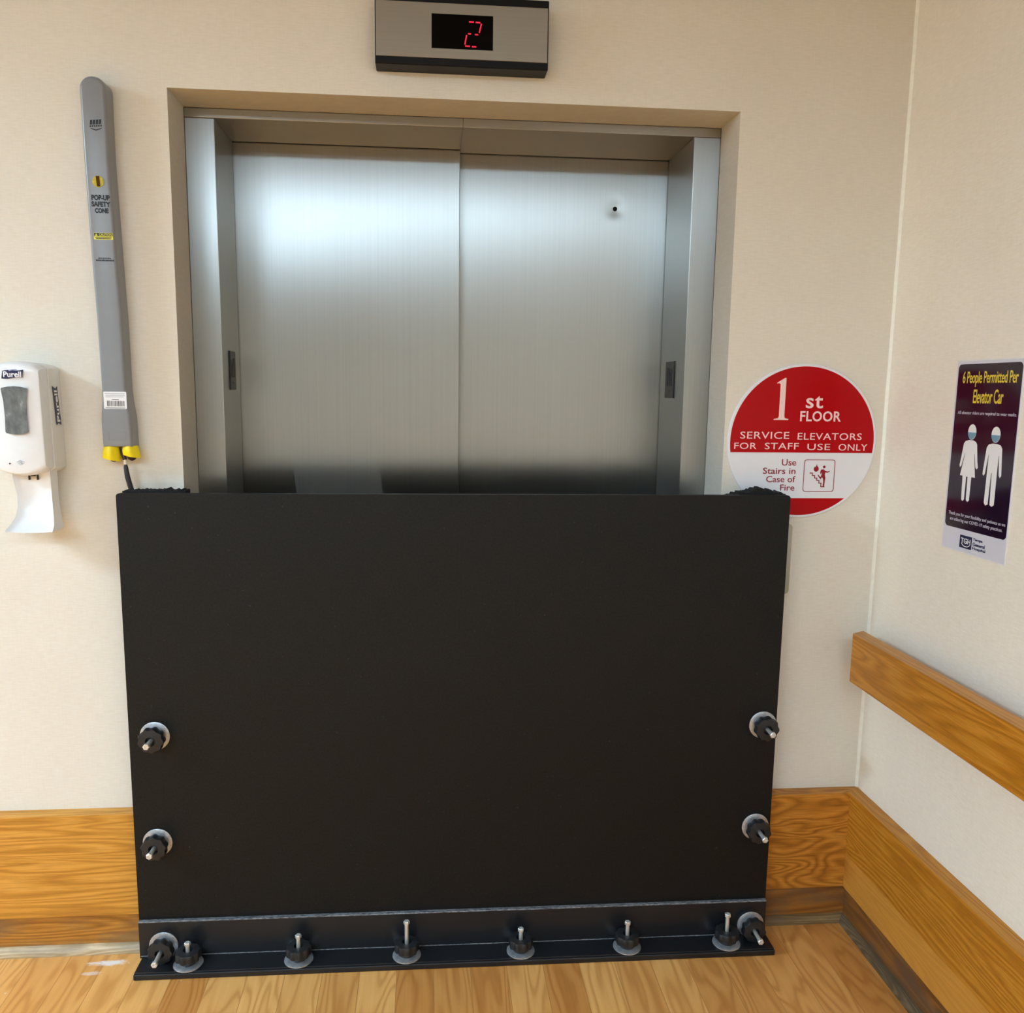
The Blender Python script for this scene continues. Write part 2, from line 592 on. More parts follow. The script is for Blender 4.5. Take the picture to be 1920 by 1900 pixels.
def stroke(pts, w):
    """a closed outline around a polyline"""
    L, Rr = [], []
    for i, p in enumerate(pts):
        a = Vector(pts[max(i - 1, 0)])
        c = Vector(pts[min(i + 1, len(pts) - 1)])
        d = (c - a).normalized()
        nrm = Vector((-d.y, d.x)) * w / 2
        L.append((p[0] + nrm.x, p[1] + nrm.y))
        Rr.append((p[0] - nrm.x, p[1] - nrm.y))
    return L + Rr[::-1]


# ================================================================== the setting
b = B()
b.box(XFAR, XL, 0, D1, 0, CEIL)
b.box(XR_OPEN, XW + 0.15, 0, D1, 0, CEIL)
b.box(XL, XR_OPEN, 0, D1, ZT, CEIL)
structure(b.build('wall_back', 'wall'), 'cream vinyl covered wall around the elevator opening', 'wall')
structure(B().box(XW, XW + 0.15, YFAR, 0, 0, CEIL).build('wall_right', 'wall_brightened'), 'cream vinyl covered wall with handrail, meeting the elevator wall', 'wall')
structure(B().box(XFAR - 0.15, XFAR, YFAR, D1, 0, CEIL).build('wall_left', 'far_wall'), 'cream wall at the far end of the lobby', 'wall')
structure(B().box(XFAR - 0.15, XW + 0.15, YFAR - 0.15, YFAR, 0, CEIL).build('wall_front', 'far_wall'), 'cream lobby wall facing the elevator', 'wall')
structure(B().box(XFAR - 0.15, XW + 0.15, YFAR - 0.15, 0.6, -0.06, 0).build('floor', 'floor'), 'oak strip laminate floor', 'floor')
structure(B().box(XFAR - 0.15, XW + 0.15, YFAR - 0.15, 0.6, CEIL, CEIL + 0.1).build('ceiling', 'ceiling'), 'pale ceiling of the lobby', 'ceiling')
structure(B().box(XL - 0.25, XR_OPEN + 0.25, 0.56, 0.6, 0, CEIL).build('wall_shaft', 'gap'), 'dark shaft wall behind the elevator doors', 'wall')

# elevator door leaves
dl = B().box(-0.72, 0.0466, D2, D2 + 0.03, 0.008, 2.16, 0.0016, 2).build('door_1', 'steel_door')
structure(dl, 'front steel elevator door leaf, on the left with bright top reflection', 'elevator door')
dr = B().box(-0.02, 0.78, D3, D3 + 0.03, 0.008, 2.16, 0.0016, 2).build('door_2', 'steel_dented')
structure(dr, 'rear steel elevator door leaf with small round key hole', 'elevator door')
kh = B()
kh.prism(arc(0.4977, 1.9971, 0.0065, 0, 2 * PI, 24)[:-1], lambda u, v: (u, D3 - 0.0012, v), lambda u, v: (u, D3 + 0.004, v))
kh.build('key_hole', 'gap', dr)

# stainless frame
fr = empty('door_frame', (0, 0, 0))
structure(fr, 'brushed steel frame around the elevator doors', 'door frame')
def jamb(x0, x1, y1, inner):
    bb = B().box(x0, x1, D1, y1, 0, HEAD, 0.002, 2)
    o = bb.build('jamb', ['steel_face', 'steel_side'], fr)
    for p in o.data.polygons:
        p.material_index = 1 if abs(p.normal.x) > 0.7 else 0
    return o
jamb(XL, JL, D2 - 0.006, 1)
jamb(JR, XR_OPEN, D3 - 0.006, -1)
hb = B()
hb.box(XL, 0.0466, D1, D2 - 0.006, HEAD, ZT, 0.002, 2)
hb.box(0.0466, XR_OPEN, D1, D3 - 0.006, HEAD, ZT, 0.002, 2)
hb.build('header', 'steel_head', fr)

# rub boards, recessed base boards and shoe mouldings
BT, BZ0, BZ1 = 0.0393, 0.109, 0.3865
def board(name, pts, z0, z1, mat, label, bev=0.0025):
    o = B().prism(pts, lambda u, v: (u, v, z0), lambda u, v: (u, v, z1)).bevel_all(bev, 2).build(name, mat)
    structure(o, label, 'baseboard')
    return o
board('baseboard_back_left', [(XFAR, 0), (XL - 0.02, 0), (XL - 0.02, -BT), (XFAR, -BT)], BZ0, BZ1, 'oak_x', 'thick oak rub board low on the wall, left of the elevator')
board('baseboard_back_right', [(XR_OPEN + 0.02, 0), (XW, 0), (XW - BT, -BT), (XR_OPEN + 0.02, -BT)], BZ0, BZ1, 'oak_wavy', 'short oak rub board between the black barrier and the corner')
board('baseboard_right', [(XW, 0), (XW, YFAR), (XW - BT, YFAR), (XW - BT, -BT)], BZ0, BZ1, 'oak_y', 'long oak rub board low on the handrail wall')
SB = 0.028
def sub(name, pts, mat, label):
    return board(name, pts, 0.0, BZ0, mat, label, 0.001)
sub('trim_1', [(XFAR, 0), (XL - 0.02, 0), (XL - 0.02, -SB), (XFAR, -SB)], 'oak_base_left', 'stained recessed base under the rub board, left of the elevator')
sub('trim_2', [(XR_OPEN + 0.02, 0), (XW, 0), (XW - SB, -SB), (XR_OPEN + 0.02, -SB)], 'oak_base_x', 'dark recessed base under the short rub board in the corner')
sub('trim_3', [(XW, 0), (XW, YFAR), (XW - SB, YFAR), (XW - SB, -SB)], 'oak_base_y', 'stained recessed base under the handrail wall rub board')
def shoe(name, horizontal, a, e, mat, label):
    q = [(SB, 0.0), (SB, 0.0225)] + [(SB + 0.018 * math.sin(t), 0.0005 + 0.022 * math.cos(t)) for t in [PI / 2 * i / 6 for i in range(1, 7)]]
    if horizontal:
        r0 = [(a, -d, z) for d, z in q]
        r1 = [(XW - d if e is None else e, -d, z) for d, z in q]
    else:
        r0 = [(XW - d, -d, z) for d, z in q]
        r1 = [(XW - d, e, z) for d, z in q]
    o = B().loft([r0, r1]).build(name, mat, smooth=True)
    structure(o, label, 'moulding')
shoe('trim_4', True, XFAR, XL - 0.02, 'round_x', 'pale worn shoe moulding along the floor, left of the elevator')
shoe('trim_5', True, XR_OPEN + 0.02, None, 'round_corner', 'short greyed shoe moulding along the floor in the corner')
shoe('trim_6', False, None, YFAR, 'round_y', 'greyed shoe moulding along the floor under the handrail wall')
o = B()
o.loft([[(XW - 0.0060 + random.uniform(-.0006, .0006), 0, z), (XW, 0, z), (XW, -0.0060 + random.uniform(-.0006, .0006), z)]
        for z in [BZ1 + (CEIL - BZ1) * i / 60 for i in range(61)]])
structure(o.build('trim_7', 'bead'), 'thin pale caulk bead down the wall corner', 'moulding')

# ceiling lights (unseen; the right ones mirrored in the steel, far left one added)
for i, (lx, ly, lk) in enumerate(LIGHTS):
    r = empty('ceiling_light', (lx, ly, CEIL))
    tag(r, 'recessed white ceiling light panel, unseen, strength fitted to light the elevator lobby', 'ceiling light', 'ceiling lights over the elevator lobby')
    f = B()
    w, h, t = 0.60, 0.30, 0.02
    f.box(-w, w, h - t, h, -0.012, 0).box(-w, w, -h, -h + t, -0.012, 0)
    f.box(-w, -w + t, -h + t, h - t, -0.012, 0).box(w - t, w, -h + t, h - t, -0.012, 0)
    f.build('frame', 'white_plastic', r)
    B().box(-w + t, w - t, -h + t, h - t, -0.008, -0.001).build('diffuser', lamp_mat(lk), r)

# ================================================================== barrier
bar = empty('elevator_barrier', (0, -0.0813, 0), -0.0091)
tag(bar, 'black waist high panel barrier with clamp knobs standing across the elevator opening', 'barrier')
PX0, PX1, PZ = -0.7852, 0.8713, 1.2189
pb = B()
pb.prism(rrect(PX0, PX1, 0.004, PZ, 0.007, 4), lambda u, v: (u, 0.018, v), lambda u, v: (u, 0, v)).bevel_all(0.0016, 2, 0.9)
pb.build('panel', 'panel', bar)
ang = B()
ang.box(PX0 + 0.001, PX1 - 0.001, -0.011, -0.0002, 0.012, 0.1134, 0.001, 1)
ang.box(-0.779, 0.8728, -0.0813, -0.0002, 0.0, 0.0155, 0.003, 3)
ang.box(-0.777, 0.8708, -0.0770, -0.0012, 0.0145, 0.019, 0.0012, 2)
ang.build('floor_angle', 'angle', bar)['label'] = 'black steel floor angle with a front lip'
wb = B()
wb.box(PX0 + 0.001, PX1 - 0.001, -0.0116, -0.0002, 0.1108, 0.1150, 0.0015, 2)
wb.build('worn_edge', 'worn', bar)['label'] = 'scuffed grey top edge of the floor angle'
wj = B()
wj.box(PX0 + 0.004, PX1 - 0.004, -0.0136, -0.0108, 0.0186, 0.0204, 0.0006, 1)
wj.build('weld_line', 'worn', bar)

def foam(x0, x1, y1, seed, peak):
    rnd = random.Random(seed)
    n = 46
    top = []
    for i in range(n + 1):
        t = i / n
        top.append(PZ - 0.002 + peak(t) + rnd.uniform(-0.0012, 0.002) + (rnd.uniform(0.001, 0.005) if rnd.random() < 0.16 else 0))
    f = B()
    rows = []
    for yy in (0.0182, (0.0182 + y1) / 2, y1):
        jit = [rnd.uniform(-0.0015, 0.0015) for _ in range(n + 1)]
        rows.append([(x0 + (x1 - x0) * i / n, yy, top[i] + jit[i]) for i in range(n + 1)])
    vs = [[f.bm.verts.new(p) for p in r] for r in rows]
    lo = [[f.bm.verts.new((p[0], p[1], 0.42)) for p in r] for r in rows]
    for i in range(n):
        for a in range(2):
            f.bm.faces.new((vs[a][i], vs[a][i + 1], vs[a + 1][i + 1], vs[a + 1][i]))
            f.bm.faces.new((lo[a][i], lo[a + 1][i], lo[a + 1][i + 1], lo[a][i + 1]))
        f.bm.faces.new((vs[0][i], lo[0][i], lo[0][i + 1], vs[0][i + 1]))
        f.bm.faces.new((vs[2][i], vs[2][i + 1], lo[2][i + 1], lo[2][i]))
    for e in (0, n):
        for a in range(2):
            f.bm.faces.new((vs[a][e], vs[a + 1][e], lo[a + 1][e], lo[a][e]))
    return f.build('foam_seal', 'foam', bar)
foam(-0.776, -0.628, 0.060, 3, lambda t: 0.006)
foam(0.722, 0.866, 0.066, 5, lambda t: -0.004 + 0.018 * (t / 0.5 if t < 0.5 else (1 - (t - 0.5) * 1.2)))

# clamp knobs: part with washer and bolt as its own pieces
def knob_mesh():
    k = B()
    k.lathe([(0.012, 0.004), (0.019, 0.0045), (0.021, 0.010), (0.0225, 0.014), (0.0295, 0.016), (0.0308, 0.020), (0.0308, 0.034),
             (0.0290, 0.038), (0.0200, 0.0395), (0.0120, 0.0395), (0.0115, 0.026), (0.004, 0.026)],
            99, 9, 0.05, (4, 5, 6, 7))
    return k
def washer_mesh():
    return B().lathe([(0.006, 0.0), (0.0355, 0.0), (0.0368, 0.0012), (0.0366, 0.0030), (0.0345, 0.0042), (0.006, 0.0048)], 48)
def bolt_mesh(tip):
    k = B()
    k.lathe([(0.0048, 0.02), (0.0052, 0.026), (0.0052, tip - 0.009)], 20)
    k.lathe([(0.0058, tip - 0.009), (0.0082, tip - 0.008), (0.0082, tip - 0.0015), (0.0066, tip), (0.0032, tip), (0.0028, tip - 0.003)], 6)
    return k
KNOB = [(-0.722, 0.0, 0.611, 'h', .072), (-0.728, 0.0, 0.327, 'h', .072), (-0.722, -0.0115, 0.049, 'h', .082),
        (0.834, 0.0, 0.611, 'h', .074), (0.830, 0.0, 0.325, 'h', .076), (0.828, -0.0115, 0.0475, 'h', .082),
        (-0.652, -0.0485, 0.019, 'v', .060), (-0.375, -0.0485, 0.019, 'v', .070), (-0.099, -0.0485, 0.019, 'v', .098),
        (0.198, -0.0485, 0.019, 'v', .066), (0.481, -0.0485, 0.019, 'v', .074), (0.7505, -0.0485, 0.019, 'v', .086)]
KN = washer0 = None
for (x, y, z, how, tip) in KNOB:
    if KN is None:
        KN = knob_mesh().build('clamp_knob', 'knob', bar, smooth=True)
        washer0 = washer_mesh().build('washer', 'zinc', KN, smooth=True)
        kn, ws = KN, washer0
    else:
        kn = KN.copy()
        COL.objects.link(kn)
        ws = washer0.copy()
        COL.objects.link(ws)
        ws.parent = kn
    kn.location = (x, y, z)
    kn.rotation_euler = (PI / 2, random.uniform(0, 0.8), 0) if how == 'h' else (0, 0, random.uniform(0, 0.8))
    bolt_mesh(tip).build('bolt', 'bolt', kn, smooth=True)['label'] = 'bright steel bolt end'

# ================================================================== hall position indicator
ind = empty('floor_indicator', (0.036, 0, 2.215))
tag(ind, 'black and satin metal indicator box showing a red 2 above the elevator', 'floor indicator')
ix0, ix1, iz0, iz1 = -0.1628, 0.2345, 2.2125, 2.3640
off = (-0.036, 0, -2.215)
hb = B().box(ix0 - 0.0015, ix1 + 0.0012, -0.055, 0, iz0, iz1, 0.0025, 2)
hb.build('housing', 'black', ind, loc=off)
fp = B().box(ix0 + 0.0008, ix1 - 0.0012, -0.0562, -0.054, 2.2288, 2.3470, 0.0006, 1)
fp.build('faceplate', 'steel_panel', ind, loc=off)
lc = B().box(-0.0352, 0.1062, -0.0566, -0.0555, 2.2498, 2.3238)
dsp = lc.build('display', 'lcd', ind, loc=off)
segs = []
def N(cx, cy):   # position inside the digit's own rectangle
    return (0.0381 + (cx - 955) / 175 * 0.0430, 2.3127 - (cy - 197) / 263 * 0.0595)
for a, c in (((1005, 212), (1050, 212)), ((1068, 214), (1112, 216)), ((1122, 224), (1103, 312)), ((1062, 330), (1092, 330)), ((997, 325), (1024, 326)),
             ((984, 338), (968, 430)), ((970, 443), (1016, 444)), ((1034, 446), (1076, 446))):
    p, q = Vector(N(*a)), Vector(N(*c))
    segs.append(stroke([tuple(p), tuple(q)], 0.0030))
dg = poly_outline('digit', segs, 'digit', dsp, on_back(-0.0566), 0.0001, 0.0005)
dg['label'] = 'glowing red digit 2'

# ================================================================== pop-up cone holder
hol = empty('safety_cone_holder', (-0.785, 0, 1.33))
tag(hol, 'tall grey plastic safety cone tube hung on the wall left of the elevator', 'cone holder')
ho = (0.785, 0, -1.33)
HY = -0.050
left = [(-0.8180, 1.3275), (-0.8195, 1.389), (-0.8185, 1.405), (-0.8145, 1.440), (-0.8140, 1.4643), (-0.8161, 1.6243), (-0.8204, 1.7687), (-0.8247, 1.991), (-0.8257, 2.1333)]
right = [(-0.7678, 2.1356), (-0.7685, 1.9929), (-0.7627, 1.7701), (-0.7583, 1.6254), (-0.7570, 1.4650), (-0.7555, 1.440), (-0.7510, 1.405), (-0.7496, 1.3897), (-0.7490, 1.3275)]
cx_top, cz_top = -0.79675, 2.1345
cap = [(cx_top - 0.029 * math.cos(t), cz_top + 0.0275 * math.sin(t)) for t in [PI * i / 12 for i in range(1, 12)]]
outl = left + cap + right
def inset(pl, d):
    cx = sum(p[0] for p in pl) / len(pl)
    res = []
    n = len(pl)
    for i, p in enumerate(pl):
        a, c = Vector(pl[i - 1]), Vector(pl[(i + 1) % n])
        t = (c - a).normalized()
        nr = Vector((t.y, -t.x))
        res.append((p[0] + nr.x * d, p[1] + nr.y * d))
    return res
rings = []
for y, d in ((-0.001, 0.0), (HY + 0.010, 0.0), (HY + 0.004, 0.0016), (HY + 0.001, 0.0042), (HY, 0.0080)):
    rings.append([(u, y, v) for u, v in inset(outl, d)])
B().loft(rings).build('case', 'grey_case', hol, smooth=True, loc=ho)
fnh = on_back(HY)
def place(o):
    o.location = ho
    return o
# emblem: dark slanted blocks over a swoosh
em = []
for i in range(4):
    u = -0.8055 + i * 0.0066
    em.append([(u, 2.0560 + i * .0006), (u + 0.0052, 2.0565 + i * .0006), (u + 0.0060, 2.0665 + i * .0007), (u + 0.0012, 2.0655 + i * .0007)])
for i in range(6):
    u = -0.8062 + i * 0.0047
    em.append([(u, 2.0510 + i * .0004), (u + 0.0030, 2.0512 + i * .0004), (u + 0.0034, 2.0545 + i * .0004), (u + 0.0006, 2.0543 + i * .0004)])
em.append([(-0.8045, 2.0475), (-0.7925, 2.0437), (-0.7790, 2.0490), (-0.7800, 2.0500), (-0.7925, 2.0460), (-0.8030, 2.0490)])
place(poly_outline('emblem', em, 'ink', hol, fnh, 0.0002, 0.0004))
lv = poly_outline('level_vial', [arc(-0.7940, 1.9335, 0.0128, 0, 2 * PI, 28)[:-1]], 'amber', hol, fnh, -0.001, 0.0022)
place(lv)['label'] = 'round yellow vial with a dark band'
poly_outline('band', [[(-0.7985, 1.9455), (-0.7905, 1.9455), (-0.7895, 1.9225), (-0.7965, 1.9225)]], 'brown', lv, fnh, 0.0012, 0.0005)
for s, r in (('POP-UP', (-0.8109, 1.8923, -0.7701, 1.9045)), ('SAFETY', (-0.8115, 1.8782, -0.7696, 1.8900)), ('CONE', (-0.8047, 1.8642, -0.7744, 1.8754))):
    place(text('lettering', s, r[0], r[1], r[2], r[3], 'ink', hol, fnh, 0.0002, 0.0004, 0.055))
cl = place(poly_outline('caution_label', [[(-0.8103, 1.8056), (-0.7675, 1.8056), (-0.7675, 1.8206), (-0.8103, 1.8206)]], 'yellow_label', hol, fnh, 0.0002, 0.0004))
poly_outline('header_band', [[(-0.8095, 1.8132), (-0.7683, 1.8132), (-0.7683, 1.8200), (-0.8095, 1.8200)]], 'ink', cl, fnh, 0.0006, 0.0003)
poly_outline('warning_triangle', [[(-0.8078, 1.8138), (-0.8012, 1.8138), (-0.8045, 1.8194)]], 'yellow_label', cl, fnh, 0.0009, 0.0003)
text('lettering', 'CAUTION', -0.7985, 1.8141, -0.7698, 1.8190, 'yellow_label', cl, fnh, 0.0009, 0.0003, 0.02)
poly_outline('small_print', [[(-0.8075, 1.8098), (-0.7705, 1.8098), (-0.7705, 1.8112), (-0.8075, 1.8112)], [(-0.8055, 1.8072), (-0.7725, 1.8072), (-0.7725, 1.8086), (-0.8055, 1.8086)]], 'ink', cl, fnh, 0.0006, 0.0002)
dash = []
u = -0.8035
while u < -0.776:
    w = random.uniform(0.0012, 0.003)
    dash.append([(u, 1.7627), (u + w, 1.7627), (u + w, 1.7653), (u, 1.7653)])
    u += w + 0.0009
u = -0.8086
while u < -0.768:
    w = random.uniform(0.0015, 0.0035)
    dash.append([(u, 1.7576), (u + w, 1.7576), (u + w, 1.7610), (u, 1.7610)])
    u += w + 0.0005
place(poly_outline('small_print', dash, 'ink', hol, fnh, 0.0002, 0.0003))
bl = place(poly_outline('barcode_label', [rrect(-0.8088, -0.7564, 1.4184, 1.4588, 0.002, 3)], 'print_white', hol, fnh, 0.0002, 0.0004))
bl['label'] = 'white barcode sticker'
bars, u = [], -0.8012
while u < -0.7630:
    w = random.choice((0.0005, 0.0008, 0.0013))
    bars.append([(u, 1.4245), (u + w, 1.4245), (u + w, 1.4376), (u, 1.4376)])
    u += w + random.choice((0.0005, 0.0008, 0.0010))
poly_outline('barcode', bars, 'barcode', bl, fnh, 0.0006, 0.0002)
poly_outline('small_print', [[(-0.8060, 1.4530), (-0.7600, 1.4530), (-0.7600, 1.4548), (-0.8060, 1.4548)], [(-0.8040, 1.4495), (-0.7600, 1.4495), (-0.7600, 1.4508), (-0.8040, 1.4508)],
                             [(-0.8040, 1.4462), (-0.7620, 1.4462), (-0.7620, 1.4474), (-0.8040, 1.4474)]], 'label_grey', bl, fnh, 0.0006, 0.0002)
poly_outline('number_line', [[(-0.7900, 1.4398), (-0.7740, 1.4398), (-0.7740, 1.4414), (-0.7900, 1.4414)], [(-0.8050, 1.4202), (-0.7600, 1.4202), (-0.7600, 1.4214), (-0.8050, 1.4214)]], 'barcode', bl, fnh, 0.0006, 0.0002)
rc = B()
x0, x1, z0, z1, t = -0.8024, -0.7622, 1.3441, 1.3635, 0.0009
for q in ((x0, x1, z1 - t, z1), (x0, x1, z0, z0 + t), (x0, x0 + t, z0 + t, z1 - t), (x1 - t, x1, z0 + t, z1 - t)):
    rc.box(q[0], q[1], HY - 0.0006, HY + 0.0005, q[2], q[3])
rc.build('release_tab', 'grey_case', hol, loc=ho)

# folded cone sticking out under the holder
cone = empty('folded_safety_cone', (-0.782, -0.03, 1.30))
tag(cone, 'folded bright yellow pop up cone poking out under the grey tube', 'safety cone')
co = (0.782, 0.03, -1.30)
def lobe(cx, w0, w1, z0, z1, skew):
    rr = []
    for i in range(7):
        t = i / 6
        z = z1 + (z0 - z1) * t
        w = w0 + (w1 - w0) * t + 0.0022 * math.sin(PI * t)
        c = cx + skew * t
        d = 0.020 + 0.003 * math.sin(PI * t)
        ring = []
        for s in range(28):
            a = 2 * PI * s / 28
            k = 1 + 0.05 * math.cos(5 * a + 0.8)
            ring.append((c + w / 2 * math.cos(a) * k, -0.028 + d * math.sin(a) * k, z - (0.004 * math.cos(a) * t)))
        rr.append(ring)
    return B().loft(rr).build('fabric_fold', 'yellow', cone, smooth=True, loc=co)
lobe(-0.8035, 0.0330, 0.0400, 1.2965, 1.3290, -0.0010)
lobe(-0.7600, 0.0330, 0.0390, 1.3045, 1.3300, 0.0030)
for cx, cz, r in ((-0.8000, 1.3000, 0.0095), (-0.7575, 1.3040, 0.0105)):
    f = B()
    f.loft([[(cx + r * math.sin(p) * math.cos(2 * PI * s / 18), -0.030 + r * math.sin(p) * math.sin(2 * PI * s / 18), cz + r * math.cos(p)) for s in range(18)] for p in [0.05 + (PI - 0.1) * i / 10 for i in range(11)]])
    f.build('rubber_foot', 'maroon', cone, smooth=True, loc=co)
B().tube([(-0.7790, -0.030, 1.325), (-0.7770, -0.032, 1.310), (-0.7725, -0.034, 1.296)], [0.006, 0.0055, 0.005]).build('cord', 'maroon', cone, smooth=True, loc=co)
B().tube([(-0.7730, -0.034, 1.299), (-0.7718, -0.034, 1.282)], 0.0035).build('collar', 'collar', cone, smooth=True, loc=co)
B().tube([(-0.7722, -0.034, 1.287), (-0.7716, -0.034, 1.278), (-0.7690, -0.034, 1.255), (-0.7640, -0.033, 1.232), (-0.7590, -0.033, 1.215), (-0.7550, -0.033, 1.19)],
         [0.003, 0.0052, 0.0062, 0.0062, 0.0058, 0.004]).build('pull_strap', 'ink', cone, smooth=True, loc=co)

# ================================================================== hand sanitiser dispenser
dis = empty('sanitizer_dispenser', (-0.985, 0, 1.14))
tag(dis, 'white wall mounted hand sanitizer dispenser with grey window and drip tray', 'soap dispenser')
do = (0.985, 0, -1.14)
CX = -0.985
def disp_outline(hw_t, hw_b, zt, zb, bow_t, bow_b):
    pts = []
    for i in range(11):                       # top arc, left to right
        t = -1 + 2 * i / 10
        pts.append((CX + hw_t * t, zt - bow_t * t * t - (0.004 if abs(t) == 1 else 0)))
    for i in range(1, 6):
        t = i / 6
        pts.append((CX + hw_t + (hw_b - hw_t) * t, zt - bow_t + (zb + bow_b - zt + bow_t) * t))
    for i in range(11):
        t = 1 - 2 * i / 10
        pts.append((CX + hw_b * t, zb + bow_b * t * t + (0.004 if abs(t) == 1 else 0)))
    for i in range(1, 6):
        t = i / 6
        pts.append((CX - hw_b + (hw_b - hw_t) * t, zb + bow_b + (zt - bow_t - zb - bow_b) * t))
    return pts
def scaled(pl, s, cz, y, dy_bow=0.0):
    return [(CX + (u - CX) * s, y + dy_bow * ((u - CX) / 0.06) ** 2, cz + (v - cz) * s) for u, v in pl]
hou = disp_outline(0.0590, 0.0620, 1.5250, 1.2610, 0.010, 0.012)
cov = disp_outline(0.0560, 0.0590, 1.5270, 1.2600, 0.012, 0.016)
B().loft([scaled(hou, 1.0, 1.39, -0.0005), scaled(hou, 1.0, 1.39, -0.050), scaled(hou, 0.985, 1.39, -0.062)]).build('back_housing', 'white_side', dis, smooth=True, loc=do)
B().loft([scaled(cov, 0.985, 1.39, -0.0625), scaled(cov, 0.995, 1.39, -0.066), scaled(cov, 0.985, 1.39, -0.086), scaled(cov, 0.965, 1.39, -0.099, 0.004),
          scaled(cov, 0.935, 1.39, -0.1048, 0.0055), scaled(cov, 0.88, 1.39, -0.1070, 0.006)]).build('front_cover', 'white_plastic', dis, smooth=True, loc=do)
fd = on_back(-0.1062)
wn = [(-1.0130, 1.3660)] + [(-1.0130 + 0.0560 * i / 8, 1.3660 - 0.0062 * math.sin(PI * i / 8)) for i in range(1, 8)] + [(-0.9570, 1.3660)]
wn = [(-1.0100, 1.3655), (-1.0080, 1.3625), (-0.9985, 1.3600), (-0.9850, 1.3590), (-0.9715, 1.3600), (-0.9620, 1.3625), (-0.9600, 1.3655),
      (-0.9610, 1.4000), (-0.9600, 1.4350), (-0.9560, 1.4620), (-0.9570, 1.4650), (-0.9715, 1.4680), (-0.9850, 1.4690), (-0.9985, 1.4680), (-1.0130, 1.4650), (-1.0140, 1.4620), (-1.0100, 1.4350), (-1.0090, 1.4000)]
w = poly_outline('window', [wn], 'smoky', dis, fd, 0.0, 0.0018)
w.location = do
w['label'] = 'smoky grey refill window'
def banner(u0, u1, v0, v1):
    n = 8
    top = [(u0 + 0.003 + (u1 - u0 - 0.003) * i / n, v1 - 0.0030 + 0.0030 * (i / n) + 0.0012 * math.sin(2 * PI * i / n)) for i in range(n + 1)]
    bot = [(u1 - 0.003 - (u1 - u0 - 0.003) * i / n, v0 + 0.0028 * (1 - i / n) + 0.0012 * math.sin(2 * PI * i / n)) for i in range(n + 1)]
    return top + bot
lg = poly_outline('logo_badge', [banner(-1.0107, -0.9619, 1.4861, 1.5064)], 'navy', dis, fd, 0.0008, 0.0006)
lg.location = do
text('lettering', 'Purell', -1.0060, 1.4892, -0.9668, 1.5022, 'print_white', lg, fd, 0.0014, 0.0003, 0.02)
poly_outline('swoosh', [stroke([(-0.9935, 1.5040), (-0.9850, 1.5062), (-0.9760, 1.5068)], 0.0022)], 'lilac', lg, fd, 0.0015, 0.0003)
dt = poly_outline('sensor_dot', [arc(-1.0064, 1.2920, 0.0017, 0, 2 * PI, 14)[:-1]], 'ink', dis, fd, -0.002, 0.0024)
dt.location = do
sn = [stroke([(-0.9910, 1.2955), (-0.9830, 1.2995), (-0.9745, 1.2955)], 0.0010), stroke([(-0.9890, 1.2925), (-0.9830, 1.2890), (-0.9765, 1.2925)], 0.0010), arc(-0.9828, 1.2945, 0.0030, 0, 2 * PI, 14)[:-1]]
o = poly_outline('hand_symbol', sn, 'sensor_grey', dis, fd, -0.002, 0.0022)
o.location = do
# side badge, reading upwards, on the right flank
SX = CX + 0.0606
fside = lambda u, v, d: (SX + d + (1.39 - v) * 0.0124, u, v)
bd = B()
bp = [(-0.0500, 1.4700), (-0.0330, 1.4640), (-0.0235, 1.4700), (-0.0195, 1.4200), (-0.0140, 1.3850), (-0.0150, 1.3780), (-0.0300, 1.3830), (-0.0400, 1.3790), (-0.0420, 1.3850), (-0.0450, 1.4250)]
sb = poly_outline('logo_badge', [bp], 'navy', dis, fside, 0.0010, 0.0006)
sb.location = do
# lettering rotated: build on a helper plane whose u runs up the flank
frot = lambda u, v, d: (SX + d + (1.39 - u) * 0.0124, -0.0200 - (u - 1.386) * 0.10 - v, u)
text('lettering', 'Purell', 1.3860, 0.0005, 1.4600, 0.0165, 'print_white', sb, frot, 0.0017, 0.0003, 0.02)
# drip tray chute: a shallow scoop
rings = []
prof = [(1.2780, 0.0430, -0.030, -0.066), (1.2500, 0.0425, -0.026, -0.062), (1.2150, 0.0395, -0.020, -0.054), (1.1850, 0.0400, -0.018, -0.054), (1.1600, 0.0440, -0.022, -0.062), (1.1420, 0.0500, -0.030, -0.078), (1.1330, 0.0535, -0.036, -0.094), (1.1290, 0.0530, -0.040, -0.098)]
for z, hw, yb, yf in prof:
    ring = []
    cxs = CX + 0.0085
    n = 12
    for i in range(n + 1):
        t = -1 + 2 * i / n
        ring.append((cxs + hw * t, yf + (-0.006 if abs(t) > 0.9 else 0.006 * (1 - t * t)), z + (0.0035 * (t * t - 0.5) if z < 1.15 else 0)))
    for i in range(n + 1):
        t = 1 - 2 * i / n
        ring.append((cxs + hw * t * 0.98, yb, z))
    rings.append(ring)
B().loft(rings).build('drip_tray', 'white_plastic', dis, smooth=True, loc=do)
sl = B()
for u in (-0.985, -0.966):
    sl.box(u - 0.0009, u + 0.0009, -0.0645, -0.055, 1.2500, 1.2615)
sl.box(-0.980, -0.971, -0.0645, -0.055, 1.2585, 1.2605)
sl.build('clip_slot', 'tray_slot', dis, loc=do)

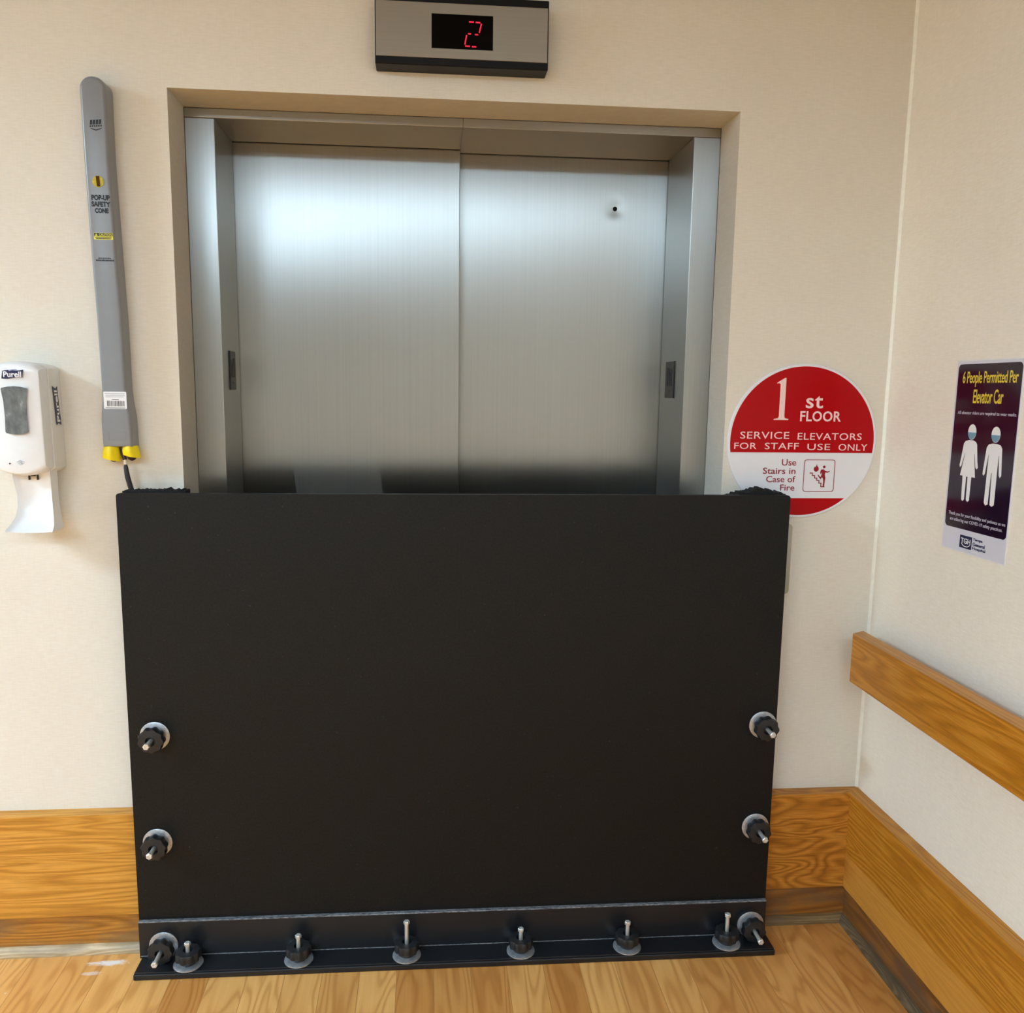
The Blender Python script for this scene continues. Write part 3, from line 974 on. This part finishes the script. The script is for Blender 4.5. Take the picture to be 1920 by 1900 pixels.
# ================================================================== round floor sign
sg = empty('round_sign', (0.9297, 0, 1.351))
tag(sg, 'round red and white 1st floor service elevator sign on the wall', 'sign')
so = (-0.9297, 0, -1.351)
SCX, SCZ, SR = 0.9297, 1.3505, 0.2007
d = B()
d.loft([[(SCX + r * math.cos(2 * PI * i / 96), y, SCZ + r * math.sin(2 * PI * i / 96)) for i in range(96)] for r, y in ((SR, -0.0005), (SR, -0.0045), (SR - 0.0015, -0.006))])
d.build('disc', 'sign_white', sg, loc=so)
fs = on_back(-0.006)
def put(o):
    o.location = so
    return o
RI = 0.1935
def chord(zlo, zhi):
    pts = []
    n = 72
    a0 = math.asin((zlo - SCZ) / RI) if zlo > SCZ - RI else -PI / 2
    a1 = math.asin((zhi - SCZ) / RI) if zhi < SCZ + RI else PI / 2
    r_ = [(SCX + RI * math.cos(a0 + (a1 - a0) * i / n), SCZ + RI * math.sin(a0 + (a1 - a0) * i / n)) for i in range(n + 1)]
    l_ = [(2 * SCX - u, v) for u, v in r_[::-1]]
    pts = r_ + l_
    out = []
    for p in pts:
        if not out or (Vector(p) - Vector(out[-1])).length > 1e-6:
            out.append(p)
    if (Vector(out[0]) - Vector(out[-1])).length < 1e-6:
        out.pop()
    return out
put(poly_outline('red_field', [chord(1.3218, 9), ], 'sign_red', sg, fs, 0.0001, 0.0006))
put(poly_outline('red_field', [chord(-9, 1.2020)], 'sign_red', sg, fs, 0.0001, 0.0006))
# serif figure one
u0, u1, v0, v1 = 0.8478, 0.8886, 1.4063, 1.5141
def U(a, c):
    return (u0 + (u1 - u0) * a, v0 + (v1 - v0) * c)
one = [U(0.02, 0.0), U(0.98, 0.0), U(0.98, 0.022), U(0.74, 0.045), U(0.70, 0.09), U(0.70, 1.0), U(0.62, 1.0), U(0.12, 0.885), U(0.12, 0.862), U(0.24, 0.872), U(0.34, 0.855), U(0.345, 0.80), U(0.345, 0.09), U(0.30, 0.045), U(0.02, 0.022)]
put(poly_outline('figure', [one], 'sign_pink', sg, fs, 0.0007, 0.0005))
for s, r, wt in (('st', (0.9325, 1.4370, 0.9786, 1.4691), 0.012), ('FLOOR', (0.9193, 1.4032, 1.0293, 1.4300), 0.02),
             ('SERVICE', (0.7620, 1.3573, 0.8929, 1.3755), 0.0), ('ELEVATORS', (0.9160, 1.3557, 1.0895, 1.3734), 0.0),
             ('FOR', (0.7474, 1.3305, 0.8068, 1.3469), 0.0), ('STAFF', (0.8292, 1.3302, 0.9202, 1.3471), 0.0), ('USE', (0.9441, 1.3289, 1.0057, 1.3454), 0.0), ('ONLY', (1.0285, 1.3278, 1.1069, 1.3453), 0.0)):
    put(text('lettering', s, r[0], r[1], r[2], r[3], 'sign_pink', sg, fs, 0.0007, 0.0004, wt, 1.06))
for s, r in (('Use', (0.8779, 1.2877, 0.9167, 1.3047)), ('Stairs in', (0.8281, 1.2657, 0.9162, 1.2823)), ('Case of', (0.8381, 1.2438, 0.9171, 1.2604)), ('Fire', (0.8771, 1.2218, 0.9161, 1.2380))):
    put(text('lettering', s, r[0], r[1], r[2], r[3], 'sign_dark', sg, fs, 0.0003, 0.0004, 0.008))
# pictogram
pu0, pu1, pv0, pv1 = 0.9384, 1.0231, 1.2191, 1.3039
fb = B()
oo, ii = rrect(pu0, pu1, pv0, pv1, 0.007, 5), rrect(pu0 + 0.0016, pu1 - 0.0016, pv0 + 0.0016, pv1 - 0.0016, 0.0056, 5)
fb.loft([[(u, -0.0062, v) for u, v in ii], [(u, -0.0068, v) for u, v in ii], [(u, -0.0068, v) for u, v in oo], [(u, -0.0062, v) for u, v in oo]], False, False)
put(fb.build('pictogram_border', 'sign_dark', sg))
flame = [(0.9790, 1.2795), (0.9775, 1.2745), (0.9720, 1.2715), (0.9670, 1.2740), (0.9652, 1.2790), (0.9668, 1.2840), (0.9690, 1.2855), (0.9700, 1.2830), (0.9735, 1.2920), (0.9745, 1.2870), (0.9775, 1.2840)]
zig = [(0.9551, 1.2685), (0.9625, 1.2685), (0.9625, 1.2620), (0.9690, 1.2620), (0.9690, 1.2555), (0.9755, 1.2555), (0.9755, 1.2490), (0.9815, 1.2490), (0.9815, 1.2420), (0.9875, 1.2420), (0.9875, 1.2325), (0.9975, 1.2325)]
man = [(0.9855, 1.2775), (0.9925, 1.2785), (0.9965, 1.2745), (1.0035, 1.2725), (1.0095, 1.2745), (1.0098, 1.2730), (1.0035, 1.2695), (0.9975, 1.2705), (0.9965, 1.2640), (0.9985, 1.2560), (0.9975, 1.2460), (0.9965, 1.2335), (0.9925, 1.2335), (0.9935, 1.2460), (0.9925, 1.2530), (0.9890, 1.2580), (0.9855, 1.2520), (0.9795, 1.2590), (0.9770, 1.2640), (0.9785, 1.2645), (0.9825, 1.2600), (0.9855, 1.2580), (0.9880, 1.2660), (0.9870, 1.2710), (0.9855, 1.2660), (0.9840, 1.2665), (0.9835, 1.2720)]
put(poly_outline('pictogram', [flame, stroke(zig, 0.0030), man, arc(0.9936, 1.2848, 0.0036, 0, 2 * PI, 16)[:-1]], 'sign_dark', sg, fs, 0.0003, 0.0004))

# ================================================================== poster on the right wall
po = empty('wall_poster', (XW, -0.41, 1.12))
tag(po, 'dark purple capacity poster with two masked figures on the right wall', 'poster')
pof = (-XW, 0.41, -1.12)
fr_ = on_right(XW)
def pp(o):
    o.location = pof
    return o
PY0, PY1, PZ0, PZ1 = -0.2945, -0.5215, 1.1237, 1.5532
pp(poly_outline('sleeve', [rrect(PY1, PY0, PZ0, PZ1, 0.001, 2)], 'sheet_edge', po, fr_, 0.0004, 0.0010))
pp(poly_outline('sheet', [rrect(PY1 + 0.003, PY0 - 0.003, PZ0 + 0.003, PZ1 - 0.0025, 0.001, 2)], 'poster_sheet', po, fr_, 0.0014, 0.0004))
pp(poly_outline('dark_field', [rrect(-0.5165, -0.3020, 1.1775, 1.5440, 0.010, 6)], 'poster_dark', po, fr_, 0.0018, 0.0003))
LF = 0.0021
def ptext(s, ya, z0, yb, z1, mat, wt=0.0, sp=1.0):
    # reading direction on this wall runs towards -y
    return pp(text('lettering', s, ya, z0, yb, z1, mat, po, fr_, LF, 0.0003, wt, sp))
ptext('6 People Permitted Per', -0.3206, 1.4940, -0.5061, 1.5282, 'poster_yellow', 0.012, 0.94)
ptext('Elevator Car', -0.3640, 1.4582, -0.4650, 1.4886, 'poster_yellow', 0.012, 0.94)
ptext('All elevator riders are required to wear masks.', -0.3135, 1.4315, -0.5120, 1.4408, 'poster_grey', 0.012)
ptext('Thank you for your flexibility and patience as we', -0.3125, 1.2030, -0.5110, 1.2128, 'poster_grey', 0.012)
ptext('are adhering our COVID-19 safety practices.', -0.3200, 1.1905, -0.5030, 1.2003, 'poster_grey', 0.012)
def yz(l):
    return [(a, c) for a, c in l]
wom = [(-0.3640, 1.3775), (-0.3520, 1.3745), (-0.3465, 1.3690), (-0.3400, 1.3330), (-0.3372, 1.3200), (-0.3395, 1.3150), (-0.3440, 1.3190), (-0.3530, 1.3480), (-0.3545, 1.3480), (-0.3420, 1.2970),
       (-0.3520, 1.2970), (-0.3545, 1.2440), (-0.3590, 1.2405), (-0.3645, 1.2440), (-0.3648, 1.2960), (-0.3702, 1.2960), (-0.3715, 1.2440), (-0.3770, 1.2405), (-0.3825, 1.2440), (-0.3835, 1.2965),
       (-0.3960, 1.2965), (-0.3860, 1.3480), (-0.3875, 1.3480), (-0.3945, 1.3190), (-0.3990, 1.3150), (-0.4030, 1.3190), (-0.3990, 1.3330), (-0.3930, 1.3690), (-0.3880, 1.3745), (-0.3780, 1.3775)]
mn = [(-0.4450, 1.3745), (-0.4330, 1.3720), (-0.4270, 1.3650), (-0.4215, 1.3150), (-0.4212, 1.3070), (-0.4245, 1.3040), (-0.4285, 1.3080), (-0.4350, 1.3500), (-0.4362, 1.3500), (-0.4345, 1.2460), (-0.4400, 1.2408), (-0.4475, 1.2440),
      (-0.4492, 1.3120), (-0.4512, 1.3120), (-0.4540, 1.2440), (-0.4610, 1.2408), (-0.4680, 1.2450), (-0.4680, 1.3500), (-0.4692, 1.3500), (-0.4745, 1.3090), (-0.4785, 1.3040), (-0.4825, 1.3090), (-0.4820, 1.3150), (-0.4775, 1.3650), (-0.4720, 1.3720), (-0.4600, 1.3745)]
for nm, body, hy, hz in (('figure', wom, -0.3718, 1.3955), ('figure', mn, -0.4530, 1.3937)):
    f = pp(poly_outline(nm, [body, arc(hy, hz, 0.0145, 0, 2 * PI, 24, 0.0170)[:-1]], 'print_white', po, fr_, LF, 0.0003))
    m = [(hy - 0.0140, hz - 0.001), (hy + 0.0140, hz - 0.001)] + arc(hy, hz - 0.001, 0.0140, 0, -PI, 12, 0.0150)[1:-1]
    poly_outline('face_mask', [m], 'mask_blue', f, fr_, LF + 0.0004, 0.0003)
tl = pp(poly_outline('logo_square', [rrect(-0.4062, -0.3632, 1.1364, 1.1648, 0.001, 2)], 'navy', po, fr_, LF, 0.0003))
text('lettering', 'TGH', -0.3680, 1.1470, -0.4020, 1.1590, 'print_white', tl, fr_, LF + 0.0003, 0.0003, 0.015)
poly_outline('arc', [stroke(arc(-0.3860, 1.1500, 0.0160, PI * 1.02, PI * 1.9, 12, 0.0095), 0.0016)], 'print_white', tl, fr_, LF + 0.0003, 0.0003)
for i, s in enumerate(('Tampa', 'General', 'Hospital')):
    wd = (0.0330, 0.0420, 0.0450)[i]
    ptext(s, -0.4100, 1.1572 - i * 0.0100, -0.4100 - wd, 1.1650 - i * 0.0100, 'navy', 0.025)

# ================================================================== handrail
hr = empty('handrail', (XW, 0, 0.72))
tag(hr, 'flat oak handrail board mounted along the right wall', 'handrail')
ho2 = (-XW, 0, -0.72)
RZ0, RZ1 = 0.7232, 0.8532
xa, xb = XW - 0.087, XW - 0.0468
rb = B()
rb.prism([(xa, -0.0795), (xb, -0.0560), (xb, YFAR + 0.3), (xa, YFAR + 0.3)], lambda u, v: (u, v, RZ0), lambda u, v: (u, v, RZ1)).bevel_all(0.003, 2)
rb.build('rail_board', 'rail', hr, loc=ho2)
for yy in (-1.0, -2.2, -3.4, -4.6):
    B().box(xb - 0.001, XW, yy - 0.02, yy + 0.02, 0.765, 0.815, 0.003).build('bracket', 'steel_plate', hr, loc=ho2)

# ================================================================== small plates
cp = B()
cp.prism(rrect(0.800, 0.9175, 0.9440, 1.1330, 0.010, 6), lambda u, v: (u, -0.0005, v), lambda u, v: (u, -0.0075, v)).bevel_all(0.0018, 2, 0.9)
o = cp.build('wall_plate', 'steel_plate', loc=(0, 0, 0))
tag(o, 'grey metal wall plate peeking out from behind the right edge of the barrier', 'wall plate')

def jamb_plate(x, s, y0, y1, z0, z1, label):
    r = empty('floor_marker_plate', (x, (y0 + y1) / 2, (z0 + z1) / 2))
    tag(r, label, 'floor marker plate', 'marker plates on the elevator jambs')
    hy, hz = (y1 - y0) / 2, (z1 - z0) / 2
    B().box(min(0, s * 0.003), max(0, s * 0.003), -hy, hy, -hz, hz, 0.0008, 1).build('plate', 'plate_dark', r)
    m = B()
    for (a, c, e, f) in ((-0.62, -0.42, -0.35, 0.55), (-0.22, -0.05, -0.35, 0.40), (0.02, 0.18, -0.35, 0.62), (0.40, 0.58, -0.35, 0.66), (-0.15, 0.1, -0.66, -0.60)):
        m.box(min(s * 0.0028, s * 0.0042), max(s * 0.0028, s * 0.0042), a * hy, c * hy, e * hz, f * hz, 0.0004, 1)
    m.build('raised_mark', 'plate_mark', r)
    B().box(min(s * 0.0002, s * 0.0046), max(s * 0.0002, s * 0.0046), -hy - 0.004, -hy, -hz, hz, 0.0006, 1).build('end_strip', 'plate_mark', r)
jamb_plate(JL, 1, 0.212, 0.280, 1.4656, 1.5685, 'small dark marker plate on the left steel jamb')
jamb_plate(JR, -1, 0.230, 0.316, 1.4572, 1.5605, 'small dark marker plate on the right steel jamb')
